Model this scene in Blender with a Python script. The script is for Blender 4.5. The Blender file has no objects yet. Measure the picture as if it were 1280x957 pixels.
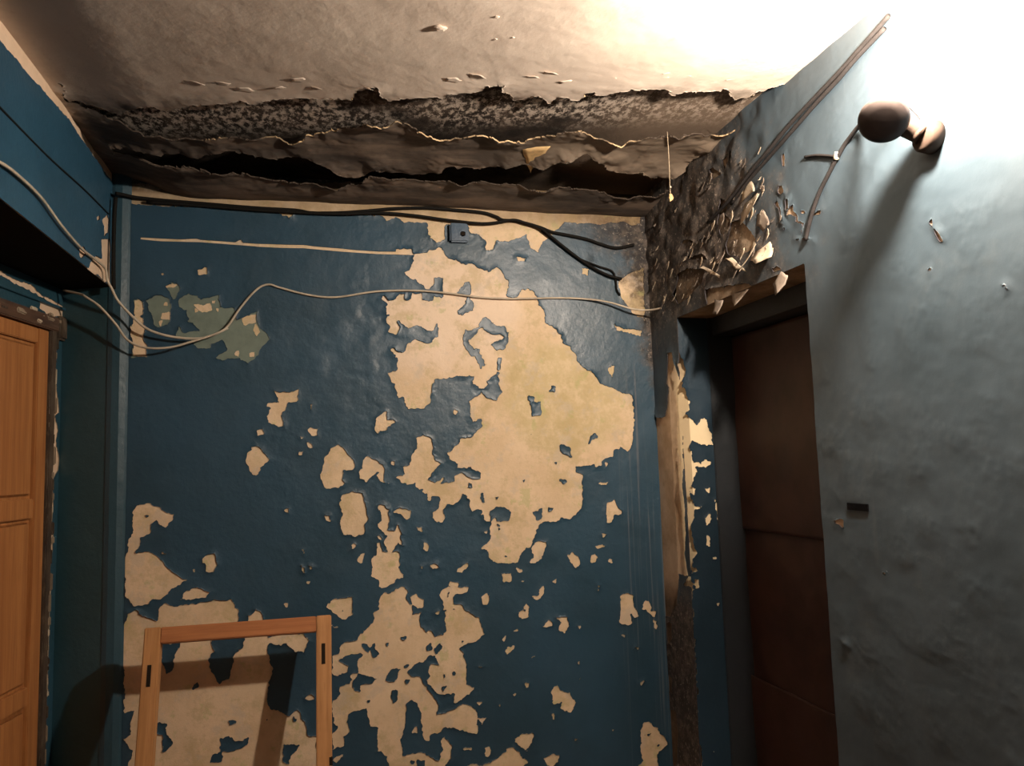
import bpy, bmesh, math, random, json
import numpy as np
from mathutils import Vector, Matrix

# ------------------------------------------------------------------ camera, world, light, exposure
SC = bpy.context.scene
COL = SC.collection
cam_d = bpy.data.cameras.new('camera')
cam = bpy.data.objects.new('camera', cam_d); COL.objects.link(cam)
cam_d.sensor_fit = 'HORIZONTAL'; cam_d.sensor_width = 36.0
cam_d.lens = 975.0 / 1280.0 * 36.0
cam_d.clip_start = 0.02
YAW, PITCH, ROLL = math.radians(13.01), math.radians(5.633), math.radians(-1.7495)
_f = Vector((math.sin(YAW)*math.cos(PITCH), math.cos(YAW)*math.cos(PITCH), math.sin(PITCH)))
_r = Vector((math.cos(YAW), -math.sin(YAW), 0)); _u = _r.cross(_f)
_r2 = math.cos(ROLL)*_r + math.sin(ROLL)*_u; _u2 = -math.sin(ROLL)*_r + math.cos(ROLL)*_u
_m = Matrix((_r2, _u2, -_f)).transposed().to_4x4(); _m.translation = (0, 0, 1.5)
cam.matrix_world = _m
SC.camera = cam

world = bpy.data.worlds.new('world'); SC.world = world; world.use_nodes = True
world.node_tree.nodes['Background'].inputs[0].default_value = (0.9, 0.75, 0.6, 1)
world.node_tree.nodes['Background'].inputs[1].default_value = 0.0      # closed room, no sky

BULB_POS = Vector((1.215, 1.37, 2.43))       # the room's only lamp: a bare bulb by the right wall
BULB_STRENGTH = 3700.0
BULB_COLOR = (1.0, 0.84, 0.68)

SC.view_settings.view_transform = 'Standard'
SC.view_settings.look = 'None'
SC.view_settings.exposure = 0.0
SC.view_settings.gamma = 1.0
SC.view_settings.use_curve_mapping = False
try:
    SC.cycles.use_denoising = True
    SC.cycles.max_bounces = 8; SC.cycles.diffuse_bounces = 5
    SC.cycles.sample_clamp_indirect = 4.0
    SC.cycles.caustics_reflective = False; SC.cycles.caustics_refractive = False
except Exception:
    pass

# outlines of the peeled patches, millimetres on each wall
DATA = json.loads('''{"back_lines":[[-723,2403,-651,2401,-578,2400,-519,2405,-504,2401,-295,2392,-179,2392,-109,2393,-61,2388,34,2383,99,2378,180,2375,255,2376,334,2372,333,2363,254,2364,180,2364,34,2370,-109,2379,-195,2378,-295,2380,-295,2381,-504,2391,-651,2390,-723,2395]],
"back_holes":[[334,2368,388,2378,399,2396,418,2388,440,2401,461,2389,469,2363,515,2343,549,2331,584,2330,618,2311,657,2299,684,2321,701,2317,718,2292,739,2257,728,2196,751,2187,777,2196,796,2223,819,2231,841,2222,858,2202,870,2163,891,2128,894,2084,925,2071,964,2028,972,1997,1002,1975,1028,1936,1036,1910,1071,1883,1098,1866,1124,1831,1132,1816,1187,1798,1232,1775,1279,1772,1281,1726,1280,1639,1268,1551,1243,1522,1217,1540,1184,1528,1174,1506,1137,1495,1122,1465,1094,1457,1086,1470,1054,1467,1009,1460,1006,1439,1039,1429,1033,1395,1035,1344,1024,1286,992,1262,969,1242,939,1252,903,1237,864,1243,833,1223,814,1179,800,1147,799,1134,774,1136,751,1108,742,1076,716,1082,698,1079,652,1081,623,1107,611,1136,591,1143,629,1180,626,1221,636,1253,649,1269,657,1252,708,1250,717,1283,692,1304,659,1310,628,1295,627,1254,610,1255,599,1280,595,1304,574,1301,553,1294,545,1323,550,1339,517,1373,500,1341,479,1326,458,1327,433,1311,444,1278,432,1259,407,1258,391,1273,392,1301,412,1312,421,1336,426,1360,393,1362,384,1342,372,1346,377,1374,348,1388,336,1388,321,1421,292,1414,268,1423,248,1444,281,1455,277,1487,302,1495,310,1527,331,1559,336,1604,373,1611,394,1598,401,1557,396,1532,408,1512,437,1494,416,1479,382,1447,378,1431,402,1422,436,1433,431,1413,485,1419,481,1444,502,1455,528,1475,495,1472,499,1493,462,1510,458,1535,484,1551,514,1591,561,1598,569,1615,608,1643,605,1677,566,1662,554,1686,556,1736,550,1749,586,1769,608,1782,629,1761,671,1752,694,1785,686,1807,684,1825,683,1868,662,1859,635,1830,630,1804,596,1805,575,1822,576,1851,504,1854,491,1848,411,1844,402,1822,391,1747,367,1722,326,1723,301,1723,286,1748,282,1769,261,1765,250,1798,246,1823,238,1837,222,1866,259,1878,260,1928,248,1944,232,1965,248,1969,264,1953,293,1961,298,1986,331,2007,372,1995,397,1995,427,2020,436,2054,424,2071,415,2046,390,2046,357,2064,328,2062,307,2053,275,2074,266,2082,274,2053,257,2028,221,2036,233,2061,213,2086,226,2107,218,2128,222,2153,198,2174,211,2187,227,2170,251,2170,277,2200,293,2197,293,2175,318,2176,326,2201,364,2206,369,2177,409,2170,418,2190,454,2187,455,2268,422,2269,415,2233,394,2220,373,2228,360,2240,344,2257,315,2265,296,2290,316,2295,329,2333],[255,2374,263,2387,296,2394,326,2389,333,2364,263,2369],[-230,1807,-211,1791,-173,1794,-130,1806,-138,1755,-173,1754,-180,1723,-196,1715,-187,1659,-211,1656,-241,1676,-253,1700,-241,1731,-253,1740,-249,1751,-211,1755,-211,1771],[-290,1650,-271,1649,-262,1629,-283,1626,-292,1638],[-294,1587,-317,1572,-332,1530,-320,1490,-302,1474,-293,1469,-282,1474,-279,1497,-241,1535,-271,1571],[175,1689,212,1712,216,1680,245,1669,211,1639,175,1625,165,1636],[-92,1661,-77,1647,-59,1647,-62,1617,-85,1619,-95,1641],[-100,1594,-85,1590,-77,1570,-97,1574],[20,1583,47,1562,66,1534,86,1501,78,1478,38,1479,34,1439,46,1431,18,1408,-36,1410,-47,1442,-42,1489,-31,1529,-4,1564],[134,1536,161,1519,201,1490,197,1474,168,1467,152,1455,128,1428,105,1445,101,1469,113,1484,114,1516],[201,1486,196,1434,220,1421,208,1417,184,1430,172,1454],[34,1388,77,1394,112,1385,123,1341,135,1293,122,1262,118,1226,79,1220,40,1230,25,1274,33,1313,24,1345],[175,1338,199,1340,218,1317,220,1273,205,1234,237,1232,249,1259,269,1227,260,1199,272,1175,264,1159,252,1184,228,1153,208,1151,196,1187,205,1210,170,1251,186,1274],[238,1308,258,1327,302,1309,298,1281,282,1276,266,1299],[165,1188,181,1192,184,1156,255,1144,258,1073,270,1051,270,1045,242,1046,234,1027,182,1007,171,1043,151,1052,147,1058,147,1127,168,1137,172,1164],[75,1193,86,1185,74,1166,63,1166],[102,1149,121,1151,105,1113,84,1115],[353,1183,374,1177,368,1147,352,1155],[325,1244,346,1241,349,1223,329,1228],[379,1089,408,1092,411,1078,387,1073],[489,1071,531,1092,535,1076,505,1050,485,1055],[-192,1335,-174,1339,-170,1322],[-33,1306,-17,1303,-14,1284,-29,1291],[-120,1176,-110,1176,-114,1161],[-125,1115,-114,1111,-114,1091,-125,1096],[-95,1113,-80,1107,-91,1098],[597,1210,614,1214,613,1201],[339,1088,355,1087,342,1068],[-88,1749,-80,1749,-82,1717,-88,1721],[-131,1559,-118,1559,-121,1545,-131,1547],[-126,1618,-115,1616,-119,1609],[230,1509,241,1509,239,1496,231,1498],[492,1712,502,1709,495,1691,489,1696],[165,1216,183,1217,185,1199,171,1200],[1132,1281,1142,1306,1174,1313,1186,1279,1208,1265,1203,1252,1167,1250,1151,1217,1135,1222],[822,1158,865,1156,866,1143,841,1087,819,1072,789,1075,811,1097,799,1134],[959,1097,977,1104,1007,1086,1010,1056,988,1045,962,1067],[1060,1087,1074,1094,1089,1077,1077,1057,1057,1062],[1080,1125,1112,1130,1125,1125,1093,1114],[1111,1176,1131,1173,1117,1163],[1131,1072,1158,1069,1153,1052,1133,1053],[1105,1393,1146,1393,1141,1381,1106,1383],[1138,1477,1149,1473,1144,1460],[733,1060,766,1042,749,1031,734,1040],[-735,1347,-715,1372,-680,1382,-659,1370,-637,1361,-613,1342,-591,1335,-594,1311,-619,1286,-637,1298,-647,1317,-668,1299,-678,1259,-709,1257,-705,1220,-719,1202,-663,1195,-639,1171,-614,1144,-578,1112,-564,1103,-543,1088,-567,1071,-595,1062,-619,1030,-633,1020,-658,1025,-675,1008,-723,1006,-751,1043,-758,1080,-758,1123,-770,1157,-757,1178,-747,1229,-734,1273,-731,1310],[-628,1193,-609,1193,-618,1184],[-490,1163,-465,1184,-443,1184,-432,1148,-450,1108,-475,1108,-475,1140],[-522,1127,-511,1127,-513,1112],[-563,1015,-542,1047,-503,1063,-492,1051,-458,1038,-471,1016,-521,1016],[-762,884,-753,952,-743,980,-716,989,-695,970,-642,940,-636,995,-612,1004,-577,994,-449,1007,-381,1006,-355,956,-359,923,-370,898,-448,881,-452,852,-444,819,-462,794,-458,758,-426,704,-390,715,-369,801,-340,821,-337,858,-326,879,-319,939,-293,959,-274,947,-265,920,-274,890,-248,858,-245,832,-252,795,-230,738,-248,673,-252,629,-241,591,-175,559,-142,578,-127,565,-127,543,-113,527,-105,474,-72,474,-65,362,-74,185,-691,263,-734,437,-721,483,-752,532,-729,547,-717,630,-754,620,-752,733,-760,805],[-245,836,-247,851,-219,864,-115,858,-96,828,-119,788,-145,792,-182,827,-219,821],[-112,619,-90,632,-79,612,-97,603],[-10,882,15,872,-5,866],[269,1013,285,989,276,969,304,932,299,897,335,903,330,860,354,827,382,833,390,809,422,810,434,825,431,852,432,904,498,915,530,893,571,866,586,825,590,801,568,779,527,770,490,754,505,725,517,688,512,650,515,614,543,592,522,571,473,544,460,546,465,576,433,583,413,573,377,608,354,641,371,662,363,678,375,701,407,694,392,723,421,767,413,783,389,762,392,738,364,729,340,711,308,706,279,678,291,662,331,658,338,634,369,593,400,544,395,513,411,504,440,517,497,538,553,513,555,413,534,422,438,455,414,450,406,436,366,436,358,410,342,412,335,451,328,520,317,559,293,569,273,556,269,503,260,466,248,422,259,375,243,362,278,366,317,373,341,367,364,349,399,326,412,366,405,405,421,419,449,385,448,347,423,307,421,199,221,223,207,331,193,368,162,394,159,476,133,487,118,556,87,555,45,541,49,510,56,472,33,460,29,427,-9,412,-12,472,11,492,-8,516,-11,598,12,607,16,648,65,663,73,628,100,618,96,645,142,648,158,666,135,676,89,687,73,666,58,682,70,693,89,695,89,740,105,758,97,766,36,764,13,747,20,739,55,724,43,699,-3,688,-12,696,-8,764,24,772,17,792,29,814,86,817,98,843,153,881,153,916,169,926,170,973,194,995,209,986,253,1010],[275,442,311,468,311,446,279,449],[-31,952,-4,977,69,984,72,914,37,903,7,919],[413,964,426,991,455,997,455,1017,492,1015,493,999,531,992,524,973,483,967,466,957,469,933,502,922,510,908,428,906,429,939],[292,968,321,978,324,962,354,956,344,918,324,919,304,936],[585,949,607,961,616,939,605,914,589,924],[679,726,688,741,706,750,717,731,683,714],[556,474,593,474,576,453],[497,365,533,372,533,353,500,357],[582,356,606,365,601,326,587,328],[507,297,531,304,588,297,642,322,672,346,693,351,710,338,734,308,758,286,741,271,735,84,502,113],[557,677,582,673,570,668],[-5,386,25,397,29,386,2,367,-9,375],[672,1036,710,1033,709,1005,679,1004],[-186,974,-174,975,-178,965],[-103,1054,-93,1053,-98,1044],[644,522,655,521,650,512],[558,536,570,535,563,524],[677,794,685,785,673,762,668,771],[396,898,416,909,408,894],[699,382,737,397,783,393,785,381,755,329,731,343],[825,290,864,303,889,295,884,272,858,257,837,260],[864,547,891,576,903,547,941,539,958,514,979,496,943,459,900,480,906,503,867,499],[865,459,878,458,877,438,867,439],[1183,917,1215,920,1237,909,1244,858,1262,823,1242,821,1224,835,1231,797,1209,790,1169,805,1184,854],[1281,872,1295,892,1313,878,1320,844,1341,839,1333,814,1297,838,1280,851],[1256,384,1284,389,1300,367,1323,361,1335,335,1361,312,1358,280,1327,267,1313,252,1319,205,1309,12,1212,24,1221,217,1253,235,1242,276,1245,344],[1327,802,1343,797,1339,763,1328,768],[735,866,770,908,783,895,777,855,751,849],[797,938,823,937,837,976,854,979,849,943,817,913],[835,810,862,840,879,827,878,811],[893,846,945,842,948,806,931,782,904,793,914,824],[987,803,1005,809,997,784],[712,803,737,813,737,797],[706,752,718,743,714,729,697,735],[780,702,801,696,784,686],[876,990,903,1001,898,987],[1180,751,1202,757,1193,742],[751,593,773,595,759,576],[1246,548,1269,558,1259,536],[774,770,791,767,782,762],[914,735,927,734,922,718],[978,661,991,664,989,644],[987,604,996,591,987,585],[954,364,969,353,962,345],[1082,965,1091,960,1085,944],[1118,374,1129,370,1120,361],[701,554,718,556,712,537],[752,1002,763,1002,758,996],[1237,697,1252,696,1246,688],[-514,2278,-480,2287,-480,2264,-510,2261],[-649,2260,-638,2263,-638,2250],[-741,2154,-720,2159,-703,2123,-715,2092,-704,2076,-700,2030,-706,1995,-692,1983,-695,1936,-745,1936,-742,1983,-753,2014,-747,2076,-740,2107],[-770,2615,-769,2536,-674,2532,-460,2533,-295,2529,-214,2528,-195,2514,-151,2503,-147,2527,20,2525,207,2528,223,2506,265,2524,298,2503,391,2506,398,2448,432,2427,466,2433,472,2498,566,2506,570,2471,613,2460,639,2438,646,2395,673,2400,691,2440,718,2432,759,2443,822,2467,838,2410,873,2395,893,2438,939,2471,997,2532,1145,2529,1278,2543,1315,2526,1354,2537,1357,2602,1377,2603,1384,2743],[1237,2277,1305,2315,1358,2334,1351,2098,1296,2133,1243,2205],[1209,2078,1255,2061,1340,2053,1329,2026,1217,2052],[1071,2327,1099,2323,1093,2301,1072,2305],[774,2368,819,2365,809,2351,778,2350],[1172,1883,1201,1896,1189,1848,1176,1861],[-368,2396,-353,2408,-346,2397]],
"back_islands":[[569,2258,552,2253,538,2235,512,2209,520,2196,554,2193,549,2158,536,2145,510,2132,518,2115,544,2115,583,2133,584,2159,567,2193,572,2219],[634,2112,664,2082,680,2065,715,2070,732,2039,726,1996,712,1970,678,1964,652,1987,661,1996,692,2005,710,2018,701,2031,671,2030,636,2039,620,2056,598,2047,580,2017,554,2004,558,1987,579,1970,600,1966,608,1945,628,1902,606,1881,586,1936,557,1945,553,1970,532,1987,533,2021,546,2047,594,2056,621,2099],[681,1932,696,1928,688,1876,675,1868],[911,1813,933,1809,927,1778,905,1787],[806,1767,834,1762,833,1745,859,1741,862,1685,822,1681,824,1724,805,1750],[941,1560,964,1563,985,1537,988,1507,966,1512,940,1534],[1096,1603,1112,1588,1086,1578,1067,1561,1077,1586],[925,1418,958,1415,969,1398,944,1390],[813,1278,848,1292,847,1252,825,1249],[879,1296,901,1295,896,1279,880,1282],[807,1610,820,1608,818,1597,807,1599],[910,1488,924,1485,920,1475],[770,1417,780,1416,776,1406],[503,1464,545,1477,591,1457,594,1424,565,1429,527,1446],[589,1378,605,1365,608,1328,596,1329],[543,1409,556,1408,555,1392,543,1395],[650,1351,664,1349,659,1339],[661,1236,671,1231,666,1215],[682,1108,699,1107,695,1099],[293,2201,326,2201,322,2173,294,2173],[102,804,129,798,128,768,105,785],[136,786,152,800,159,777,171,760,151,747,140,763],[197,670,221,699,248,692,240,651,212,646,197,655],[216,619,243,616,239,578,223,567,213,592],[118,586,140,588,126,576],[199,794,207,796,202,785],[254,815,278,816,266,804],[357,772,373,783,377,759,360,758],[410,612,434,610,421,592],[455,663,468,677,475,653,459,651],[495,785,515,785,498,772],[386,657,407,655,394,651],[419,658,431,657,425,648],[440,703,448,698,442,689],[266,702,284,705,276,694],[271,648,287,650,275,636],[313,339,340,336,336,314,315,316],[285,342,297,337,291,330],[18,937,37,937,37,924],[446,982,458,981,451,950,441,958],[-648,577,-627,582,-607,573,-603,541,-585,503,-605,470,-616,478,-620,535,-644,545],[-389,562,-375,568,-364,552,-382,545],[-414,499,-389,505,-364,487,-339,488,-318,496,-321,468,-343,459,-368,451,-410,449,-414,417,-459,418,-445,442,-417,457],[-631,863,-565,858,-582,801,-588,762,-609,749,-627,794],[-518,687,-500,721,-497,695,-511,684],[-190,454,-131,447,-146,427,-168,415,-172,382,-197,385],[-153,549,-138,544,-146,526,-155,535],[-263,556,-248,553,-252,542],[1267,338,1299,343,1280,329],[1314,288,1325,291,1321,282],[-690,1334,-679,1333,-683,1324],[761,884,769,885,766,872]],
"green":[[-698,2159,-662,2171,-637,2180,-611,2152,-607,2109,-614,2070,-646,2046,-668,2053,-676,2092,-690,2124],[-634,2211,-601,2232,-579,2217,-586,2165,-604,2157,-615,2188],[-586,2157,-546,2185,-513,2174,-502,2158,-457,2175,-431,2179,-431,2131,-375,2128,-367,2080,-295,2113,-295,2105,-276,2049,-237,2005,-272,1976,-291,1944,-299,1928,-325,1908,-366,1932,-419,1920,-445,1932,-404,1960,-419,2008,-456,1984,-463,1968,-511,1968,-530,1995,-595,2015,-578,2050,-559,2031,-501,2039,-538,2070,-552,2094,-549,2118,-578,2133]],
"green_holes":[[-514,2278,-480,2287,-480,2264,-510,2261],[-649,2260,-638,2263,-638,2250],[-741,2154,-720,2159,-703,2123,-715,2092,-704,2076,-700,2030,-706,1995,-692,1983,-695,1936,-745,1936,-742,1983,-753,2014,-747,2076,-740,2107],[-531,2142,-494,2138,-465,2147,-457,2119,-494,2110],[-461,2159,-446,2159,-448,2145,-459,2146],[-643,2109,-604,2111,-589,2093,-611,2079,-643,2085],[-633,2152,-619,2148,-622,2133,-637,2136],[-348,2092,-295,2107,-295,2073,-341,2063],[-295,2069,-278,2037,-291,2016,-306,2040],[-321,1948,-299,1956,-303,1936,-318,1935],[-374,1956,-359,1960,-360,1936,-372,1940],[-638,2219,-612,2224,-587,2220,-605,2208,-634,2204],[-442,2127,-435,2126,-438,2113],[-654,2069,-641,2077,-646,2054],[-523,2130,-512,2118,-520,2112]],
"right_holes":[[3200,1716,3206,1663,3237,1321,3218,1114,3213,980,3223,989,3224,886,3202,810,3149,820,3127,836,3061,897,3038,1013,2873,1020,2912,983,3014,968,2953,1015,2971,1098,2947,1220,2942,1268,2949,1332,2932,1501,2927,1704,2926,1786,2932,1819,3028,1830,3062,1714,3089,1665,3174,1661],[3183,793,3132,798,3141,727,3173,707,3196,740],[3204,572,3160,566,3168,499,3198,499],[3197,425,3135,443,3127,349,3152,215,3187,-72,3239,-94,3215,193],[3036,1931,2996,1929,2973,1880,2917,1785,2917,1785,3015,1770,3062,1800],[2944,1876,2835,1854,2873,1843,2928,1849],[1540,2032,1520,2038,1519,2016,1506,1998,1496,1973,1505,1974,1523,2012],[1545,2068,1539,2066,1540,2058,1547,2062],[1552,1921,1539,1923,1539,1916,1550,1913],[1344,1835,1337,1835,1335,1824],[1979,1301,1938,1307,1938,1286,1953,1286,1957,1294,1975,1293],[1797,1181,1777,1184,1789,1177],[1968,966,1957,970,1959,964],[2141,2334,2119,2329,2116,2306,2141,2314],[2113,2428,2099,2424,2106,2386,2117,2394],[2141,2338,2121,2331,2113,2308,2131,2302,2147,2320],[2176,2292,2154,2293,2135,2267,2123,2218,2140,2228,2143,2261,2170,2282],[2106,2279,2089,2275,2093,2247,2106,2249],[2082,2253,2068,2252,2074,2231,2053,2216,2055,2197,2024,2182,2030,2155,2041,2150,2034,2179,2068,2197,2060,2210,2085,2226,2105,2229],[2042,2224,2020,2219,2015,2208,2037,2211],[1982,2188,1966,2194,1928,2189,1943,2184],[2133,2199,2112,2195,2124,2186],[2138,2215,2121,2209,2129,2204],[2081,2142,2029,2137,1981,2117,2036,2133],[2114,2418,2099,2428,2097,2407,2112,2405],[2510,2419,2474,2406,2459,2374,2489,2356,2448,2315,2478,2292,2525,2292,2539,2334,2524,2376],[2448,2315,2380,2303,2319,2249,2292,2207,2311,2182,2395,2174,2462,2201,2484,2243],[2830,2361,2764,2340,2713,2313,2776,2336,2854,2348],[2813,2305,2751,2268,2667,2261,2640,2229,2773,2264],[2701,2324,2620,2311,2631,2304,2692,2312],[2892,2233,2788,2233,2654,2195,2680,2148,2768,2123,2906,2111,2949,2162,2908,2200],[2663,2120,2547,2103,2340,2070,2360,2044,2414,2011,2463,2035,2535,2045,2649,2059],[2214,2086,2177,2089,2158,2072,2201,2074],[2225,2055,2200,2050,2205,2038,2223,2043],[2484,2555,2456,2562,2441,2533,2470,2516],[2581,2558,2542,2549,2499,2509,2566,2514],[2428,2565,2401,2563,2396,2534,2424,2522]],
"jamb_holes":[[1317,1934,1386,1918,1404,1852,1390,1786,1417,1704,1396,1655,1431,1590,1407,1526,1432,1428,1394,1359,1413,1269,1392,1206,1411,1111,1378,1034,1391,955,1370,879,1379,802,1358,788,1326,836,1306,1400],[1355,742,1381,724,1382,618,1362,619],[1358,559,1380,527,1379,451,1360,468],[1355,394,1385,376,1380,242,1354,245],[1385,1696,1409,1655,1443,1622,1480,1650,1503,1588,1509,1538,1456,1540,1391,1566,1379,1582],[1368,1473,1451,1464,1470,1478,1505,1467,1473,1450,1372,1461],[1368,1389,1428,1363,1413,1339,1376,1373],[1463,1361,1485,1365,1484,1340],[1504,1312,1529,1286,1534,1222,1512,1231],[1461,1249,1479,1256,1477,1224,1463,1217],[1461,1177,1477,1161,1471,1129,1458,1138],[1393,1296,1441,1290,1405,1282],[1359,1080,1413,1038,1391,1027,1375,1048,1369,1029,1393,988,1371,982],[1353,901,1383,895,1380,833,1354,839],[1353,816,1374,810,1370,791,1354,797],[1372,780,1381,775,1378,725,1371,730],[1370,657,1382,656,1383,595,1390,564,1368,558,1371,611],[1375,535,1384,534,1381,481,1375,482],[1375,376,1387,375,1387,295,1376,115,1374,296],[1394,1011,1416,1006,1418,975,1401,972],[1441,343,1453,341,1449,332],[1488,903,1498,903,1493,895],[1473,1085,1494,1082,1481,1077]],
"left_holes":[[1961,2668,2142,2670,2441,2674,2774,2707,3032,2686,3375,2664,3242,2608,3199,2613,3012,2617,2802,2627,2678,2635,2479,2621,2280,2612,2147,2608,1966,2612],[3057,2351,3120,2373,3173,2385,3185,2227,3119,2205,3017,2210,2901,2193,2921,2230,2988,2273,3075,2284],[3052,2421,3127,2468,3155,2454,3145,2404,3094,2373,3091,2411],[2809,2249,2851,2264,2885,2256,2833,2221,2807,2224],[2983,2411,3026,2432,3032,2419,2998,2405]],
"recess_holes":[[5,2177,40,2173,124,2169,187,2174,220,2165,248,2153,324,2150,466,2136,459,2125,324,2137,221,2147,94,2155,6,2165,-28,2167,-28,2177],[229,2130,276,2136,444,2120,437,2099,313,2087,247,2101,249,2116],[429,2097,475,2102,470,2065,417,2036,402,2049,431,2074],[487,970,533,965,541,941,511,935,480,953],[347,1833,380,1837,403,1732,375,1715,400,1663,387,1625,413,1550,407,1513,376,1483,366,1476,381,1387,375,1314,391,1268,364,1128,347,1131,354,1316,346,1462,339,1720],[352,1139,384,1134,375,920,379,706,361,711,354,924]],
"flakes_right":[[2361,2394,2341,2419,2293,2406,2236,2351,2267,2357,2349,2353],[2341,2348,2260,2353,2219,2336,2222,2308,2275,2287,2314,2295,2374,2279,2378,2320],[2289,2163,2211,2175,2186,2143,2171,2115,2227,2106,2285,2132],[2446,2182,2420,2177,2390,2138,2360,2111,2416,2136],[2390,2138,2321,2168,2309,2204,2286,2189,2315,2149,2311,2118,2352,2109],[2648,2201,2623,2197,2516,2126,2535,2124,2588,2160],[2575,2185,2522,2232,2485,2235,2502,2171,2523,2149],[2599,2068,2534,2050,2549,2002,2596,2013],[2478,2061,2359,2052,2386,2036,2427,2007,2455,2027],[2205,2034,2159,2064,2120,2042,2129,2017,2167,1989],[2534,2370,2489,2360,2448,2315,2525,2292],[2275,2287,2236,2287,2202,2255,2162,2218,2208,2207,2279,2250],[2562,2218,2512,2238,2487,2217,2501,2176,2574,2195]],
"flake_ceil":[[681,2662,726,2632,775,2618,770,2713,755,2773,754,2833,722,2768]],
"ceiling_holes":[[-790,2480,-811,2605,-767,2591,-733,2614,-659,2624,-560,2550,-492,2568,-441,2517,-380,2507,-318,2483,-273,2462,-230,2483,-191,2449,-80,2414,-19,2407,61,2394,78,2337,107,2313,140,2301,159,2364,179,2386,203,2378,294,2342,325,2337,352,2347,360,2311,420,2295,449,2277,467,2241,515,2229,525,2277,555,2279,564,2319,601,2306,622,2286,656,2290,682,2314,705,2275,777,2292,791,2234,806,2218,828,2244,875,2207,943,2175,1040,2166,1060,2197,1102,2169,1163,2153,1225,2138,1240,2167,1277,2196,1309,2177,1318,2154,1348,2115,1372,2085,1394,2075,1395,2101,1439,2267,1392,2338,1373,2415,1313,2464,1262,2441,1219,2448,1148,2493,1086,2529,1031,2546,923,2519,846,2489,786,2507,754,2546,665,2603,626,2591,496,2577,380,2598,314,2572,242,2535,162,2540,123,2538,38,2615,-49,2662,-144,2710,-250,2701,-365,2711,-497,2731,-556,2711,-673,2682,-751,2639,-811,2604],[-751,2847,-647,2840,-483,2842,-355,2787,-260,2818,-87,2801,-24,2849,34,2900,124,2928,166,2871,242,2890,320,2900,380,2891,432,2821,541,2826,666,2771,668,2777,784,2770,850,2700,927,2669,977,2701,1051,2772,1113,2795,1185,2774,1266,2806,1313,2795,1350,2728,1354,2665,1385,2561,1410,2611,1430,2823,1323,2982,1148,2994,1007,2965,873,2948,709,2960,484,2958,368,2985,247,2948,139,2942,112,3022,4,3037,-94,3018,-277,3002,-466,2947,-564,2923,-660,2899,-760,2933]]}''')
YB, XR, XL, ZC, YJ = 3.2, 1.384, -0.827, 2.67, 2.93     # back wall, right wall, left beam face, ceiling, far jamb
random.seed(4)

# ------------------------------------------------------------------ material helpers
class NT:
    def __init__(s, name):
        s.mat = bpy.data.materials.new(name); s.mat.use_nodes = True
        s.t = s.mat.node_tree; s.b = s.t.nodes['Principled BSDF']
        s.g = s.t.nodes.new('ShaderNodeNewGeometry')
        s.tc = s.t.nodes.new('ShaderNodeTexCoord')
        s.pos = s.tc.outputs['Object']
        s._xyz = None
    def lk(s, a, b): s.t.links.new(a, b)
    def val(s, inp, v):
        if isinstance(v, (int, float)): inp.default_value = v
        elif isinstance(v, tuple): inp.default_value = v if len(v) == 4 else (*v, 1)
        else: s.lk(v, inp)
    def xyz(s):
        if not s._xyz:
            n = s.t.nodes.new('ShaderNodeSeparateXYZ'); s.lk(s.pos, n.inputs[0]); s._xyz = n.outputs
        return s._xyz
    def m(s, op, a, b=0.0, c=0.0, clamp=False):
        n = s.t.nodes.new('ShaderNodeMath'); n.operation = op; n.use_clamp = clamp
        s.val(n.inputs[0], a); s.val(n.inputs[1], b); s.val(n.inputs[2], c); return n.outputs[0]
    def lin(s, terms, const=0.0, clamp=False):
        r = const
        for v, k in terms: r = s.m('MULTIPLY_ADD', v, k, r)
        if clamp: r = s.m('ADD', r, 0.0, clamp=True)
        return r
    def mix(s, f, a, b, mode='MIX'):
        n = s.t.nodes.new('ShaderNodeMix'); n.data_type = 'RGBA'; n.blend_type = mode
        s.val(n.inputs[0], f); s.val(n.inputs[6], a); s.val(n.inputs[7], b); return n.outputs[2]
    def noise(s, scale, detail=4.0, rough=0.55, stretch=None, off=(0, 0, 0)):
        mp = s.t.nodes.new('ShaderNodeMapping'); s.lk(s.pos, mp.inputs[0])
        mp.inputs['Location'].default_value = off
        if stretch: mp.inputs['Scale'].default_value = stretch
        n = s.t.nodes.new('ShaderNodeTexNoise'); n.inputs['Scale'].default_value = scale
        n.inputs['Detail'].default_value = detail; n.inputs['Roughness'].default_value = rough
        s.lk(mp.outputs[0], n.inputs['Vector']); return n.outputs[0]
    def sst(s, v, a, b):
        n = s.t.nodes.new('ShaderNodeMapRange'); n.interpolation_type = 'SMOOTHSTEP'
        s.val(n.inputs[0], v); n.inputs[1].default_value = a; n.inputs[2].default_value = b
        return n.outputs[0]
    def bump(s, h, strength, dist=0.01, prev=None):
        n = s.t.nodes.new('ShaderNodeBump'); n.inputs['Strength'].default_value = strength
        n.inputs['Distance'].default_value = dist; s.lk(h, n.inputs['Height'])
        if prev is not None: s.lk(prev, n.inputs['Normal'])
        return n.outputs[0]
    def out(s, col, rough=0.6, spec=0.5, normal=None, metal=0.0):
        s.val(s.b.inputs['Base Color'], col); s.val(s.b.inputs['Roughness'], rough)
        s.b.inputs['Specular IOR Level'].default_value = spec; s.b.inputs['Metallic'].default_value = metal
        if normal is not None: s.lk(normal, s.b.inputs['Normal'])
        return s.mat

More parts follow.
